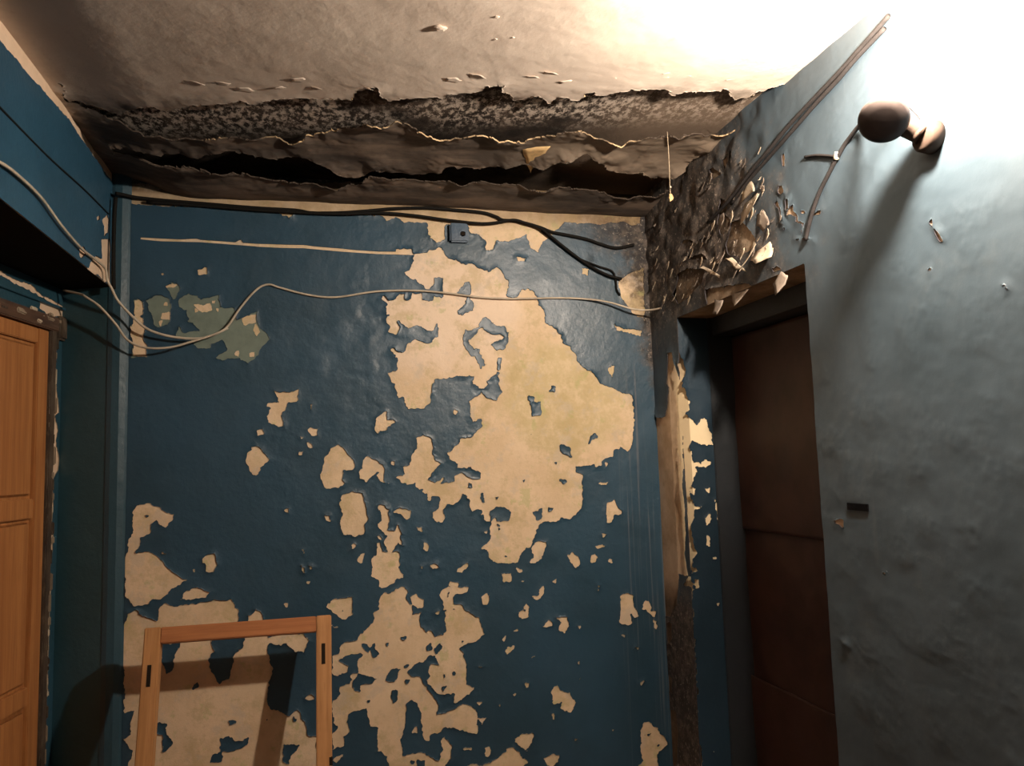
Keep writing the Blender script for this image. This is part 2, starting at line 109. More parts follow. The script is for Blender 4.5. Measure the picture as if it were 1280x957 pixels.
def mould_gap_back(n):
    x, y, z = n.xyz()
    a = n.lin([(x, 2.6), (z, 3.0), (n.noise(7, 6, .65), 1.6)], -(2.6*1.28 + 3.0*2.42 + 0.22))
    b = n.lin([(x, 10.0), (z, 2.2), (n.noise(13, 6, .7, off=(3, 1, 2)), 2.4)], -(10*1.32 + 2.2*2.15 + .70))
    return n.m('MAXIMUM', n.sst(n.m('MAXIMUM', a, b), -0.1, 0.9), n.sst(z, 2.574, 2.594))  # wall top blackened to paint the dark gap under the hanging ceiling sheets
def mould_right(n):
    x, y, z = n.xyz()
    up = n.lin([(z, 3.2), (n.noise(9, 5, .6, off=(1, 5, 2)), 1.2)], -(3.2*1.88 + .6), clamp=True)
    a = n.lin([(y, 2.1), (z, -1.0), (n.noise(6, 7, .7), 2.4)], -(2.1*2.12 - 2.3 + 1.16))
    low = n.m('MULTIPLY', n.m('MULTIPLY', n.sst(y, 2.88, 2.92), n.sst(z, 1.02, .86)), .9)
    return n.m('MAXIMUM', n.m('MULTIPLY', n.sst(a, -0.1, 0.75), up), low)
def speck(n, scale=70, lo=.56, hi=.66):
    return n.sst(n.noise(scale, 6, .72, off=(7, 3, 1)), lo, hi)

MOULD_GAP = (0.018, 0.012, 0.009)  # colour of mould, also of the dark gap painted along the wall top
def paint(name, base, dark, pale, mould=None, spots=0.0, rough=.42, grime=.35, spec=.5, streaks=False, bumpk=1.0, mcol=None, mcol2=(.10, .075, .056)):
    n = NT(name)
    c = n.mix(n.sst(n.noise(2.2, 5, .6), .35, .7), base, dark)
    c = n.mix(n.m('MULTIPLY', n.sst(n.noise(5, 8, .7, off=(2, 2, 2)), .55, .8), grime), c, pale)
    c = n.mix(n.m('MULTIPLY', n.sst(n.noise(60, 4, .7, off=(5, 1, 2)), .62, .8), .35), c, tuple(v*.45 for v in base))
    # pale vertical drip marks
    d = n.m('MULTIPLY', n.sst(n.noise(30, 2, .5, stretch=(1, 1, .05)), .62, .8), n.sst(n.noise(2.5, 3, .5, off=(9, 4, 1)), .5, .7))
    c = n.mix(n.m('MULTIPLY', d, .22), c, pale)
    if streaks:     # pale vertical scrapes beside the right corner
        x, y, z = n.xyz()
        k = n.m('MULTIPLY', n.sst(n.noise(1.0, 3, .6, stretch=(75, 1, .9)), .54, .70), n.m('MULTIPLY', n.sst(x, 1.16, 1.26), n.sst(z, 2.0, 1.7)))
        c = n.mix(n.m('MULTIPLY', k, .55), c, (.15, .15, .16))
    r = n.lin([(n.noise(12, 5, .6), .25)], rough - .12)
    if mould:
        f = mould(n)
        c = n.mix(n.m('MULTIPLY', f, .92), c, n.mix(n.sst(n.noise(25, 5, .7), .42, .68), mcol or MOULD_GAP, mcol2))
        if spots:
            c = n.mix(n.m('MULTIPLY', n.m('MULTIPLY', speck(n), f), spots), c, (.42, .36, .30))
        r = n.m('MULTIPLY_ADD', f, .3, r)
    nm = n.bump(n.noise(9, 5, .6), .25*bumpk, .02)
    nm = n.bump(n.noise(160, 4, .65), .22*bumpk, .002, nm)
    return n.out(c, r, spec, nm)

def plaster(name, c1, c2, ochre=None, mould=None, spots=0.0):
    n = NT(name); x, y, z = n.xyz()
    c = n.mix(n.sst(n.noise(6, 7, .65), .35, .7), c1, c2)
    c = n.mix(n.m('MULTIPLY', n.sst(n.noise(28, 5, .7, off=(4, 4, 1)), .55, .75), .35), c, tuple(v*.68 for v in c2))
    if ochre:
        ox, oz, sx, sz = ochre
        dx = n.lin([(x, 1/sx)], -ox/sx); dz = n.lin([(z, 1/sz)], -oz/sz)
        q = n.m('ADD', n.m('MULTIPLY', dx, dx), n.m('MULTIPLY', dz, dz))
        q = n.lin([(n.noise(9, 6, .7, off=(1, 7, 3)), 1.6)], n.m('ADD', q, -.8))
        c = n.mix(n.m('MULTIPLY', n.sst(q, 1.15, .55), .8), c, n.mix(n.sst(n.noise(16, 5, .7), .4, .7), (.52, .41, .22), (.66, .53, .34)))
    if mould:
        f = mould(n)
        c = n.mix(n.m('MULTIPLY', f, .9), c, n.mix(n.sst(n.noise(22, 5, .7), .42, .68), MOULD_GAP, (.11, .07, .04)))
        if spots: c = n.mix(n.m('MULTIPLY', n.m('MULTIPLY', speck(n, 55), f), n.m('MULTIPLY', n.sst(z, 1.3, 1.6), spots)), c, (.5, .43, .36))
    if ochre:       # paler, pinkish plaster higher up; brown water stain along the top of the wall
        px_ = n.lin([(x, 1/.40)], -.42/.40); pz_ = n.lin([(z, 1/.30)], -2.02/.30)
        qq = n.lin([(n.noise(7, 6, .7, off=(5, 2, 3)), 1.4)], n.m('ADD', n.m('MULTIPLY', px_, px_), n.m('MULTIPLY', pz_, n.m('ADD', pz_, -.7))))
        c = n.mix(n.m('MULTIPLY', n.sst(qq, 1.7, 1.0), .75), c, n.mix(n.noise(12, 5, .6), (.80, .645, .52), (.74, .58, .44)))
        c = n.mix(n.m('MULTIPLY', n.sst(n.noise(7, 7, .75, off=(8, 8, 2)), .48, .62), .55), c, (.47, .36, .19))
        c = n.mix(n.m('MULTIPLY', n.sst(n.noise(9, 5, .7, off=(1, 4, 9)), .52, .64), .45), c, (.52, .44, .36))
        c = n.mix(n.m('MULTIPLY', n.sst(n.noise(11, 4, .7, off=(6, 1, 4)), .58, .68), .45), c, (.40, .40, .16))
        c = n.mix(n.m('MULTIPLY', n.sst(z, 2.47, 2.56), n.m('MULTIPLY_ADD', n.noise(10, 6, .7, off=(3, 3, 7)), .9, .1)), c, (.20, .13, .07))
    if spots == .9: # paler cream plaster along the edge of the doorway
        c = n.mix(n.m('MULTIPLY', n.sst(n.lin([(n.noise(14, 5, .7), .10)], n.m('MULTIPLY', y, 1.0)), 3.065, 3.035), n.m('MULTIPLY', n.sst(z, 1.95, 1.75), n.sst(y, 2.80, 2.82))), c, (.84, .68, .44))
    nm = n.bump(n.noise(45, 7, .7), .35, .006)
    return n.out(c, .85, .3, nm)

def wood(name, c1, c2, c3, grain=(14, 14, .7), rough=.45, spec=.4, sc=3.0):
    n = NT(name)
    g = n.noise(sc, 6, .6, stretch=grain)
    c = n.mix(n.sst(g, .3, .7), c1, c2)
    c = n.mix(n.m('MULTIPLY', n.sst(n.noise(sc*4, 4, .6, stretch=grain, off=(3, 1, 0)), .5, .8), .6), c, c3)
    c = n.mix(n.m('MULTIPLY', n.sst(n.noise(4, 4, .6, off=(1, 9, 2)), .5, .8), .4), c, c3)
    return n.out(c, rough, spec, n.bump(g, .12, .004))

def plain(name, col, rough=.5, spec=.4, metal=0.0, var=.3, sc=40):
    n = NT(name)
    c = n.mix(n.sst(n.noise(sc, 5, .6), .35, .75), col, tuple(v*(1-var) for v in col))
    return n.out(c, rough, spec, n.bump(n.noise(sc*3, 3, .6), .1, .002), metal)

M = {}
M['plaster'] = plaster('plaster_cream', (.72, .55, .375), (.62, .46, .295), (.97, 1.76, .30, .26), mould_gap_back, .5)
M['plaster_r'] = plaster('plaster_right', (.70, .54, .38), (.46, .32, .20), None, mould_right, .9)
M['plaster_l'] = plaster('plaster_left', (.74, .55, .40), (.62, .45, .31))
M['blue'] = paint('paint_blue', (.023, .061, .099), (.017, .046, .072), (.055, .095, .14), mould_gap_back, .55, streaks=True)
M['blue_r'] = paint('paint_blue_right_glare', (.064, .091, .114), (.048, .071, .090), (.14, .16, .17), mould_right, .8, rough=.5, grime=.3, bumpk=.22, mcol=(.036, .028, .023), mcol2=(.16, .125, .10))  # same blue paint, lightened and greyed to stand in for lamp glare
M['jamb'] = paint('paint_jamb', (.014, .034, .056), (.010, .026, .042), (.04, .06, .075), None, 0, rough=.45)
M['blue_l'] = paint('paint_blue_beam', (.024, .080, .135), (.019, .062, .105), (.05, .10, .14), None, 0)
M['teal'] = paint('paint_teal', (.022, .070, .105), (.016, .054, .076), (.04, .085, .10), None, 0, rough=.45)
M['strip'] = paint('paint_strip', (.027, .066, .092), (.021, .054, .074), (.05, .085, .10), None, 0, rough=.4)
M['green'] = plain('paint_grey_green', (.165, .205, .17), .6, .3, var=.25, sc=20)
M['green_chip'] = plaster('plaster_chip', (.74, .60, .46), (.66, .50, .36))
M['edge'] = plain('paint_edge', (.42, .34, .25), .8, .2)
M['edge_dark'] = plain('paint_edge_dark', (.05, .045, .05), .8, .2)
n = NT('whitewash_edge'); x, y, z = n.xyz()
M['edge_gold'] = n.out(n.mix(n.m('MULTIPLY', n.sst(n.noise(4, 4, .6), .44, .6), n.sst(y, 2.78, 2.66)), (.06, .045, .035), (.60, .43, .25)), .85, .2)

def ceiling_mat():
    n = NT('ceiling_whitewash'); x, y, z = n.xyz()
    t = n.lin([(y, 1), (x, .225), (n.noise(3, 6, .65), .5), (n.noise(18, 5, .65, off=(2, 7, 1)), .10)], -.30)
    c = n.mix(n.sst(n.noise(4, 7, .65), .3, .75), (.70, .60, .51), (.60, .50, .42))
    c = n.mix(n.m('MULTIPLY', n.sst(n.noise(14, 6, .7, off=(4, 1, 1)), .55, .75), .35), c, (.33, .25, .19))
    # darker, browner whitewash towards the left end of the ceiling
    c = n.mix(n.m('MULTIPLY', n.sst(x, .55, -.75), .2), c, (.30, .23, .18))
    f = n.sst(t, 2.38, 2.52)
    dk = n.mix(n.sst(n.noise(5, 7, .65, stretch=(.45, 1.6, 1), off=(1, 3, 8)), .38, .66), (.030, .022, .018), (.16, .115, .085))
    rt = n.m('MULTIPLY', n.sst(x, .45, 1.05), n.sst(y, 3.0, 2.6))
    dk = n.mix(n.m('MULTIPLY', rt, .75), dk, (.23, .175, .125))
    c = n.mix(n.m('MULTIPLY', f, .95), c, dk)
    nm = n.bump(n.noise(5, 3, .5), .25, .03)
    nm = n.bump(n.noise(60, 4, .65), .22, .003, nm)
    nm = n.bump(n.noise(14, 4, .6, off=(2, 3, 1)), .22, .010, nm)
    return n.out(c, .8, .3, nm)
M['ceiling'] = ceiling_mat()
def ceiling_base_mat():
    n = NT('ceiling_mould_gap_slab'); x, y, z = n.xyz()
    c = n.mix(n.sst(n.noise(8, 6, .7), .4, .7), (.022, .017, .014), (.075, .055, .042))  # black of mould and of the dark gap between sheets, both painted in
    near = n.lin([(y, 1), (x, .225)], 0)
    patch = n.m('MULTIPLY', n.sst(n.noise(3.2, 4, .6, off=(2, 2, 0)), .32, .48), n.sst(near, 2.80, 2.60))
    w = n.m('MULTIPLY', n.sst(n.noise(46, 6, .78, stretch=(1, .6, 1)), .46, .58), patch)
    c = n.mix(w, c, (.55, .47, .40))
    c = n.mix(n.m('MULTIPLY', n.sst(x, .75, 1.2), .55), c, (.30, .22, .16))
    return n.out(c, .9, .2, n.bump(n.noise(50, 6, .75), .8, .012))
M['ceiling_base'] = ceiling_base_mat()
M['flake'] = plaster('flake_paint', (.34, .28, .23), (.17, .14, .12))
M['flake_pale'] = plaster('flake_pale', (.66, .56, .43), (.44, .35, .25))
M['crumb'] = plaster('crumb_plaster', (.34, .26, .18), (.20, .15, .11))
M['gold_flake'] = plain('flake_gold', (.66, .45, .22), .8, .2)
M['door_pine'] = wood('varnished_pine', (.46, .20, .068), (.33, .125, .040), (.22, .075, .024), (16, 16, .6))
M['sash'] = wood('bare_pine', (.50, .25, .10), (.38, .18, .066), (.24, .10, .036), (18, 18, .8), .6, .3)
M['sash_h'] = wood('bare_pine_rail', (.42, .165, .062), (.31, .115, .042), (.21, .075, .03), (.8, 18, 18), .6, .3)
M['casing'] = wood('old_casing', (.10, .055, .035), (.055, .032, .024), (.16, .11, .08), (1, 12, 12), .7, .2)
M['casing_v'] = wood('old_casing_upright', (.075, .05, .034), (.04, .03, .024), (.20, .16, .11), (12, 12, 2.5), .75, .2)
M['dark_frame'] = paint('dark_frame_paint', (.018, .022, .028), (.014, .017, .020), (.03, .03, .03), None, 0, rough=.5)
M['cover'] = plain('dark_brown_covering', (.070, .036, .027), .5, .35, var=.5, sc=4)
M['white_cable'] = plain('white_cable', (.52, .44, .34), .5, .3, var=.35, sc=18)
M['black_cable'] = plain('black_cable', (.009, .008, .007), .8, .15)
M['grey_cable'] = plain('grey_cable', (.030, .027, .027), .8, .1)
M['bakelite'] = plain('dark_bakelite', (.030, .022, .020), .45, .4)
M['holder'] = plain('brown_holder', (.060, .038, .028), .7, .2)
M['porcelain'] = plain('white_porcelain', (.75, .72, .66), .3, .5)
M['tape'] = plain('black_tape', (.006, .006, .007), .95, .05)
M['underside_shade'] = plain('beam_underside_shade', (.006, .006, .006), .9, .1)  # shade under the left beam, put into the colour as near black
M['splay'] = paint('paint_splay', (.030, .088, .118), (.022, .07, .09), (.05, .10, .12), None, 0, rough=.5)
M['block'] = paint('paint_block', (.040, .080, .135), (.030, .060, .10), (.08, .12, .16), None, 0)
M['dark'] = plain('dark_hollow', (.018, .012, .008), .8, .1)
M['floor'] = wood('floor_boards', (.16, .075, .035), (.10, .045, .02), (.06, .03, .015), (1, 12, 12), .5, .4)
M['thread'] = plain('dusty_thread', (.50, .40, .28), .8, .2)
n = NT('bulb_glass'); n.b.inputs['Emission Color'].default_value = (*BULB_COLOR, 1); n.b.inputs['Emission Strength'].default_value = BULB_STRENGTH
M['bulb'] = n.out((.9, .9, .85), .3)

# ------------------------------------------------------------------ mesh helpers
def link(o, parent=None):
    COL.objects.link(o)
    if parent is not None: o.parent = parent
    return o
def mk(name, V, F, mat, parent=None, smooth=False, mats=None, fm=None, kind=None, label=None):
    me = bpy.data.meshes.new(name)
    me.from_pydata([tuple(v) for v in V], [], [tuple(f) for f in F])
    for mm_ in (mats or [mat]): me.materials.append(mm_)
    if fm is not None: me.polygons.foreach_set('material_index', fm)
    if smooth: me.polygons.foreach_set('use_smooth', [True]*len(me.polygons))
    me.update()
    o = link(bpy.data.objects.new(name, me), parent)
    if kind: o['kind'] = kind
    if label: o['label'] = label
    return o
def tag(o, label, cat, group=None):
    o['label'] = label; o['category'] = cat
    if group: o['group'] = group
    return o
def empty(name, loc, rot=(0, 0, 0)):
    o = bpy.data.objects.new(name, None); o.location = loc; o.rotation_euler = rot; o.empty_display_size = .05
    return link(o)
def boxes(name, L, mat, parent=None, kind=None, bevel=0.0, label=None):
    bm = bmesh.new()
    for x0, x1, y0, y1, z0, z1 in L:
        r = bmesh.ops.create_cube(bm, size=1.0)
        for v in r['verts']:
            v.co = ((x0+x1)/2 + v.co.x*(x1-x0), (y0+y1)/2 + v.co.y*(y1-y0), (z0+z1)/2 + v.co.z*(z1-z0))
    if bevel: bmesh.ops.bevel(bm, geom=bm.edges[:], offset=bevel, segments=2, affect='EDGES')
    me = bpy.data.meshes.new(name); bm.to_mesh(me); bm.free(); me.materials.append(mat)
    o = link(bpy.data.objects.new(name, me), parent)
    if kind: o['kind'] = kind
    if label: o['label'] = label
    return o
def spline(pts, per=8):
    P = [Vector(p) for p in pts]; P = [P[0]*2-P[1]] + P + [P[-1]*2-P[-2]]; out = []
    for i in range(1, len(P)-2):
        a, b, c, d = P[i-1:i+3]
        for k in range(per):
            t = k/per
            out.append(.5*((2*b) + (c-a)*t + (2*a-5*b+4*c-d)*t*t + (3*b-a-3*c+d)*t*t*t))
    out.append(P[-2]); return out
def tube(name, pts, r, mat, parent=None, sides=8, per=8, flat=1.0):
    Q = spline(pts, per) if per else [Vector(p) for p in pts]
    V, F = [], []; up = Vector((0, 0, 1))
    for i, q in enumerate(Q):
        t = (Q[min(i+1, len(Q)-1)] - Q[max(i-1, 0)]).normalized()
        a = t.cross(up)
        if a.length < 1e-3: a = t.cross(Vector((0, 1, 0)))
        a.normalize(); b = t.cross(a)
        rr = r[min(i*len(r)//len(Q), len(r)-1)] if isinstance(r, (list, tuple)) else r
        for k in range(sides):
            g = 2*math.pi*k/sides
            V.append(q + a*math.cos(g)*rr*flat + b*math.sin(g)*rr)
    for i in range(len(Q)-1):
        for k in range(sides):
            F.append((i*sides+k, i*sides+(k+1) % sides, (i+1)*sides+(k+1) % sides, (i+1)*sides+k))
    F.append(tuple(range(sides))[::-1]); F.append(tuple((len(Q)-1)*sides+k for k in range(sides)))
    return mk(name, V, F, mat, parent, smooth=True)
def lathe(name, prof, mat, origin, axis, parent=None, seg=32):
    ax = Vector(axis).normalized(); a = ax.orthogonal().normalized(); b = ax.cross(a); o = Vector(origin)
    V, F = [], []
    for r, h in prof:
        for k in range(seg):
            g = 2*math.pi*k/seg; V.append(o + ax*h + (a*math.cos(g)+b*math.sin(g))*max(r, 1e-4))
    for i in range(len(prof)-1):
        for k in range(seg): F.append((i*seg+k, i*seg+(k+1) % seg, (i+1)*seg+(k+1) % seg, (i+1)*seg+k))
    return mk(name, V, F, mat, parent, smooth=True)

def vnoise(U, V, s, seed=0):
    a = U/s + seed*17.13; b = V/s + seed*7.71
    i = np.floor(a); j = np.floor(b); f = a-i; g = b-j
    f = f*f*(3-2*f); g = g*g*(3-2*g)
    def h(p, q):
        x = np.sin(p*127.1 + q*311.7 + seed*3.7)*43758.5453
        return x - np.floor(x)
    return (h(i, j)*(1-f) + h(i+1, j)*f)*(1-g) + (h(i, j+1)*(1-f) + h(i+1, j+1)*f)*g
def sdf(U, V, poly, lim):
    P = np.array(poly, float).reshape(-1, 2)/1000.0
    out = np.full(U.shape, lim)
    u = U[:, 0]; v = V[0, :]
    i0, i1 = np.searchsorted(u, [P[:, 0].min()-lim, P[:, 0].max()+lim]); j0, j1 = np.searchsorted(v, [P[:, 1].min()-lim, P[:, 1].max()+lim])
    if i1 <= i0 or j1 <= j0: return None
    A = U[i0:i1, j0:j1]; B = V[i0:i1, j0:j1]
    best = np.full(A.shape, 1e9); ins = np.zeros(A.shape, bool)
    for k in range(len(P)):
        p = P[k-1]; q = P[k]; d = q-p; L = max(d@d, 1e-12)
        t = np.clip(((A-p[0])*d[0] + (B-p[1])*d[1])/L, 0, 1)
        best = np.minimum(best, (A-p[0]-t*d[0])**2 + (B-p[1]-t*d[1])**2)
        if abs(d[1]) > 1e-12:
            c = ((p[1] > B) != (q[1] > B)) & (A < p[0] + (B-p[1])/d[1]*d[0])
            ins ^= c
    s = np.sqrt(best); s = np.where(ins, -s, s)
    return (i0, i1, j0, j1), np.clip(s, -lim, lim)

def sheet(name, rng, step, holes, islands, mapf, mats, parent, thick=.0014, curl=.003, curlw=.010, lim=.02, only=None,
          ragged=.0022, relief=None, label=None, seed=1, rim=.003, straight=(), curlf=None):
    '''a film of paint on a wall: a fine grid cut along the outlines of its holes, with lifted edges and a rim'''
    u0, u1, v0, v1 = rng
    nu = int((u1-u0)/step)+1; nv = int((v1-v0)/step)+1
    U, V = np.meshgrid(np.linspace(u0, u1, nu), np.linspace(v0, v1, nv), indexing='ij')
    if only is not None:
        D = np.full(U.shape, -lim)
        for p in only:
            r = sdf(U, V, p, lim)
            if r: (a, b, c, d), s = r; D[a:b, c:d] = np.maximum(D[a:b, c:d], -s)
    else: D = np.full(U.shape, lim)
    for p in holes:
        r = sdf(U, V, p, lim)
        if r: (a, b, c, d), s = r; D[a:b, c:d] = np.minimum(D[a:b, c:d], s)
    for p in islands:
        r = sdf(U, V, p, lim)
        if r: (a, b, c, d), s = r; D[a:b, c:d] = np.maximum(D[a:b, c:d], -s)
    D = D + ragged*(vnoise(U, V, .022, seed)*2-1) + ragged*1.1*(vnoise(U, V, .011, seed+1)*2-1) + ragged*.7*(vnoise(U, V, .005, seed+4)*2-1)
    D[np.abs(D) < 1e-6] = 1e-6
    k = np.clip(vnoise(U, V, .07, seed+2)*1.7-.45, 0, 1)*.8 + .2*vnoise(U, V, .02, seed+3)
    Hh = thick + curl*k*np.exp(-np.clip(D, 0, None)/curlw)
    if curlf is not None: Hh = thick + (Hh-thick)*curlf(U, V)
    if relief is not None: Hh = Hh + relief(U, V)
    for p in straight:
        r = sdf(U, V, p, lim)
        if r: (a, b, c, d), s = r; D[a:b, c:d] = np.minimum(D[a:b, c:d], s)
    D[np.abs(D) < 1e-6] = 1e-6
    u = U.ravel(); v = V.ravel(); D = D.ravel(); Hh = Hh.ravel()
    I = np.arange(nu*nv).reshape(nu, nv)
    a, b, c, d = I[:-1, :-1].ravel(), I[1:, :-1].ravel(), I[1:, 1:].ravel(), I[:-1, 1:].ravel()
    full = (D[a] > 0) & (D[b] > 0) & (D[c] > 0) & (D[d] > 0)
    quads = np.stack([a, b, c, d], 1)[full]
    part = ~full
    T = np.concatenate([np.stack([a, b, c], 1)[part], np.stack([a, c, d], 1)[part]])
    pos = D[T] > 0; cnt = pos.sum(1)
    t3 = T[cnt == 3]
    def roll(mask, idx): r = (np.argmax(idx, 1)[:, None] + np.arange(3)) % 3; return np.take_along_axis(T[mask], r, 1)
    t1 = roll(cnt == 1, pos[cnt == 1]); t2 = roll(cnt == 2, ~pos[cnt == 2])      # first = the odd one out
    N = nu*nv
    keys = np.concatenate([np.minimum(x, y)*N + np.maximum(x, y) for x, y in ((t1[:, 0], t1[:, 1]), (t1[:, 0], t1[:, 2]), (t2[:, 0], t2[:, 1]), (t2[:, 0], t2[:, 2]))]).astype(np.int64)
    uq, inv = np.unique(keys, return_inverse=True); inv = inv.ravel()
    p = uq // N; q = uq % N; w = D[p]/(D[p]-D[q])
    cu = u[p]+(u[q]-u[p])*w; cv = v[p]+(v[q]-v[p])*w; ch = Hh[p]+(Hh[q]-Hh[p])*w
    n1, n2 = len(t1), len(t2)
    e1a, e1b, e2a, e2b = inv[:n1]+N, inv[n1:2*n1]+N, inv[2*n1:2*n1+n2]+N, inv[2*n1+n2:]+N
    nc = len(uq)
    tris = np.concatenate([t3, np.stack([t1[:, 0], e1a, e1b], 1)])
    qd = np.concatenate([quads, np.stack([e2a, t2[:, 1], t2[:, 2], e2b], 1)])
    rimq = np.concatenate([np.stack([e1a, e1b, e1b+nc, e1a+nc], 1), np.stack([e2b, e2a, e2a+nc, e2b+nc], 1)])
    AU = np.concatenate([u, cu, cu]); AV = np.concatenate([v, cv, cv]); AH = np.concatenate([Hh, ch, ch-np.minimum(ch+.0005, rim)])
    used = np.zeros(len(AU), bool); used[tris] = True; used[qd] = True; used[rimq] = True
    remap = np.cumsum(used)-1
    co = np.stack(mapf(AU[used], AV[used], AH[used]), 1).astype(np.float32)
    tris, qd, rimq = remap[tris], remap[qd], remap[rimq]
    me = bpy.data.meshes.new(name)
    nl = tris.size + qd.size + rimq.size; npz = len(tris)+len(qd)+len(rimq)
    me.vertices.add(len(co)); me.vertices.foreach_set('co', co.ravel())
    me.loops.add(nl); me.loops.foreach_set('vertex_index', np.concatenate([tris.ravel(), qd.ravel(), rimq.ravel()]).astype(np.int32))
    sizes = np.concatenate([np.full(len(tris), 3), np.full(len(qd)+len(rimq), 4)])
    me.polygons.add(npz); me.polygons.foreach_set('loop_start', (np.cumsum(sizes)-sizes).astype(np.int32))
    me.polygons.foreach_set('material_index', np.concatenate([np.zeros(len(tris)+len(qd)), np.ones(len(rimq))]).astype(np.int32))
    me.polygons.foreach_set('use_smooth', np.concatenate([np.ones(len(tris)+len(qd), bool), np.zeros(len(rimq), bool)]))
    for x in mats: me.materials.append(x)
    me.update(calc_edges=True); me.validate()
    o = link(bpy.data.objects.new(name, me), parent)
    if label: o['label'] = label
    return o
def rect(u0, u1, v0, v1): return [int(round(x*1000)) for x in (u0, v0, u1, v0, u1, v1, u0, v1)]

# ------------------------------------------------------------------ the setting
# left recess runs slightly askew: local s along it, starting at PR
PR = Vector((-1.08, 2.86, 0)); DR = Vector((.09, .544, 0)).normalized(); NR = Vector((DR.y, -DR.x, 0))     # NR points into the room
def rec(s, n, z): return PR + DR*s + NR*n + Vector((0, 0, z))

floor = boxes('floor', [(-1.5, 1.9, -1.4, 3.6, -.1, 0)], M['floor'], kind='structure')
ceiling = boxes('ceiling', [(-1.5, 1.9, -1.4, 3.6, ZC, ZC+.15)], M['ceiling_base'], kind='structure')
wall_front = boxes('wall_front', [(-1.5, 1.9, -1.5, -1.4, 0, ZC)], M['teal'], kind='structure')

# back wall: slab, rounded left edge strip, and the back of the niche beside the left door
wall_back = boxes('wall_back', [(-.757, 1.75, YB, YB+.25, 0, ZC), (-1.25, -.757, 3.404, 3.5, 0, ZC)], M['plaster'], kind='structure')
def prism(name, pts, z0, z1, mat, parent=None, kind=None, label=None):
    k = len(pts); V = [(x, y, z) for z in (z0, z1) for x, y in pts]
    F = [(i, (i+1) % k, k+(i+1) % k, k+i) for i in range(k)] + [tuple(range(k))[::-1], tuple(range(k, 2*k))]
    return mk(name, V, F, mat, parent, kind=kind, label=label)
prism('rounded_edge', [(-.757, 3.2), (-.766, 3.192), (-.786, 3.184), (-.812, 3.184), (-.83, 3.19), (-.83, 3.404), (-.757, 3.404)], 0, ZC, M['strip'], wall_back, label='paler blue rounded corner strip')
e0 = rec(.415, 0, 0)
prism('splayed_return', [(-.812, 3.1845), (-.812, 3.404), (e0.x-.2, 3.404), (e0.x-.2, e0.y), (e0.x, e0.y)], 0, ZC, M['splay'], wall_back, label='dark teal splayed return beside the left door')

def blister(U, V):
    a = np.exp(-(((U-.20)/.20)**2 + ((V-2.02)/.26)**2))
    b = np.clip(.6*vnoise(U+.3*V, V-.2*U, .06, 31)+.4*vnoise(U*.8-.5*V, V+.3*U, .035, 33)-.35, 0, 1)*1.8
    c = np.exp(-(((U-.02)/.30)**2 + ((V-1.85)/.35)**2))*np.clip(vnoise(U, V, .08, 37)-.45, 0, 1)
    return .0055*a*b + .005*c + .0012*vnoise(U, V, .2, 5)
bm_ = lambda u, v, h: (u, YB-h, v)
sheet('paint_layer', (-.757, XR, 0, ZC), .004, DATA['back_holes']+DATA['green'], DATA['back_islands'], bm_, [M['blue'], M['edge_dark']], wall_back,
      .0016, .0045, .010, relief=blister, straight=DATA['back_lines'], label='peeling dark blue oil paint', ragged=.0034)
sheet('old_paint_layer', (-.757, -.20, 1.75, 2.25), .003, DATA['green_holes'], [], bm_, [M['green'], M['edge']], wall_back,
      .0007, .0008, .008, only=[rect(-.75, -.21, 1.8, 2.24)], seed=9, label='older grey green paint under the blue')

# right wall: near panel, lintel over the doorway, strip beside the corner
YO0, YO1, ZL = 2.035, 2.93, 2.06
wall_right = boxes('wall_right', [(XR, XR+.5, -1.4, YO0, 0, ZC), (XR, XR+.5, YO0, YO1, ZL, ZC)], M['plaster_r'], kind='structure')
prism('corner_post', [(XR, 3.2), (XR, 3.05), (XR+.009, 2.985), (XR+.028, YJ), (XR+.5, YJ), (XR+.5, 3.2)], 0, ZC, M['plaster_r'], wall_right, label='plaster corner of the doorway with a worn cream edge')
def rrel(U, V):
    m = np.clip((U-2.05)/.25, 0, 1)*np.clip((V-2.02)/.15, 0, 1)
    return m*.016*np.clip(vnoise(U, V, .06, 41)-.35, 0, 1) + .0008*vnoise(U, V, .5, 6) + .0002*vnoise(U, V, .1, 8)
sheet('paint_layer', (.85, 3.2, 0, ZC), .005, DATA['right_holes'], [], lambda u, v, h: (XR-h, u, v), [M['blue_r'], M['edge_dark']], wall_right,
      .0016, .009, .016, seed=11, relief=rrel, straight=[rect(YO0, YO1, -.1, ZL)], label='blue oil paint greyed to stand for lamp glare, blackened by mould near the corner')
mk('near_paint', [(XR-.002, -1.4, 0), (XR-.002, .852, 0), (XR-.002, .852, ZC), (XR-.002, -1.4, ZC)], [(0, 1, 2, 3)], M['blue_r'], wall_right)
sheet('jamb_paint', (XR-.002, XR+.128, 0, ZL), .003, DATA['jamb_holes'], [], lambda u, v, h: (u, YJ-h, v), [M['jamb'], M['edge']], wall_right,
      .0014, .003, .008, ragged=.004, seed=15, label='dark blue paint on the doorway jamb')
mk('reveal_paint', [(XR-.001, YO0+.001, 0), (XR+.22, YO0+.001, 0), (XR+.22, YO0+.001, ZL), (XR-.001, YO0+.001, ZL)], [(0, 1, 2, 3)], M['blue_r'], wall_right)

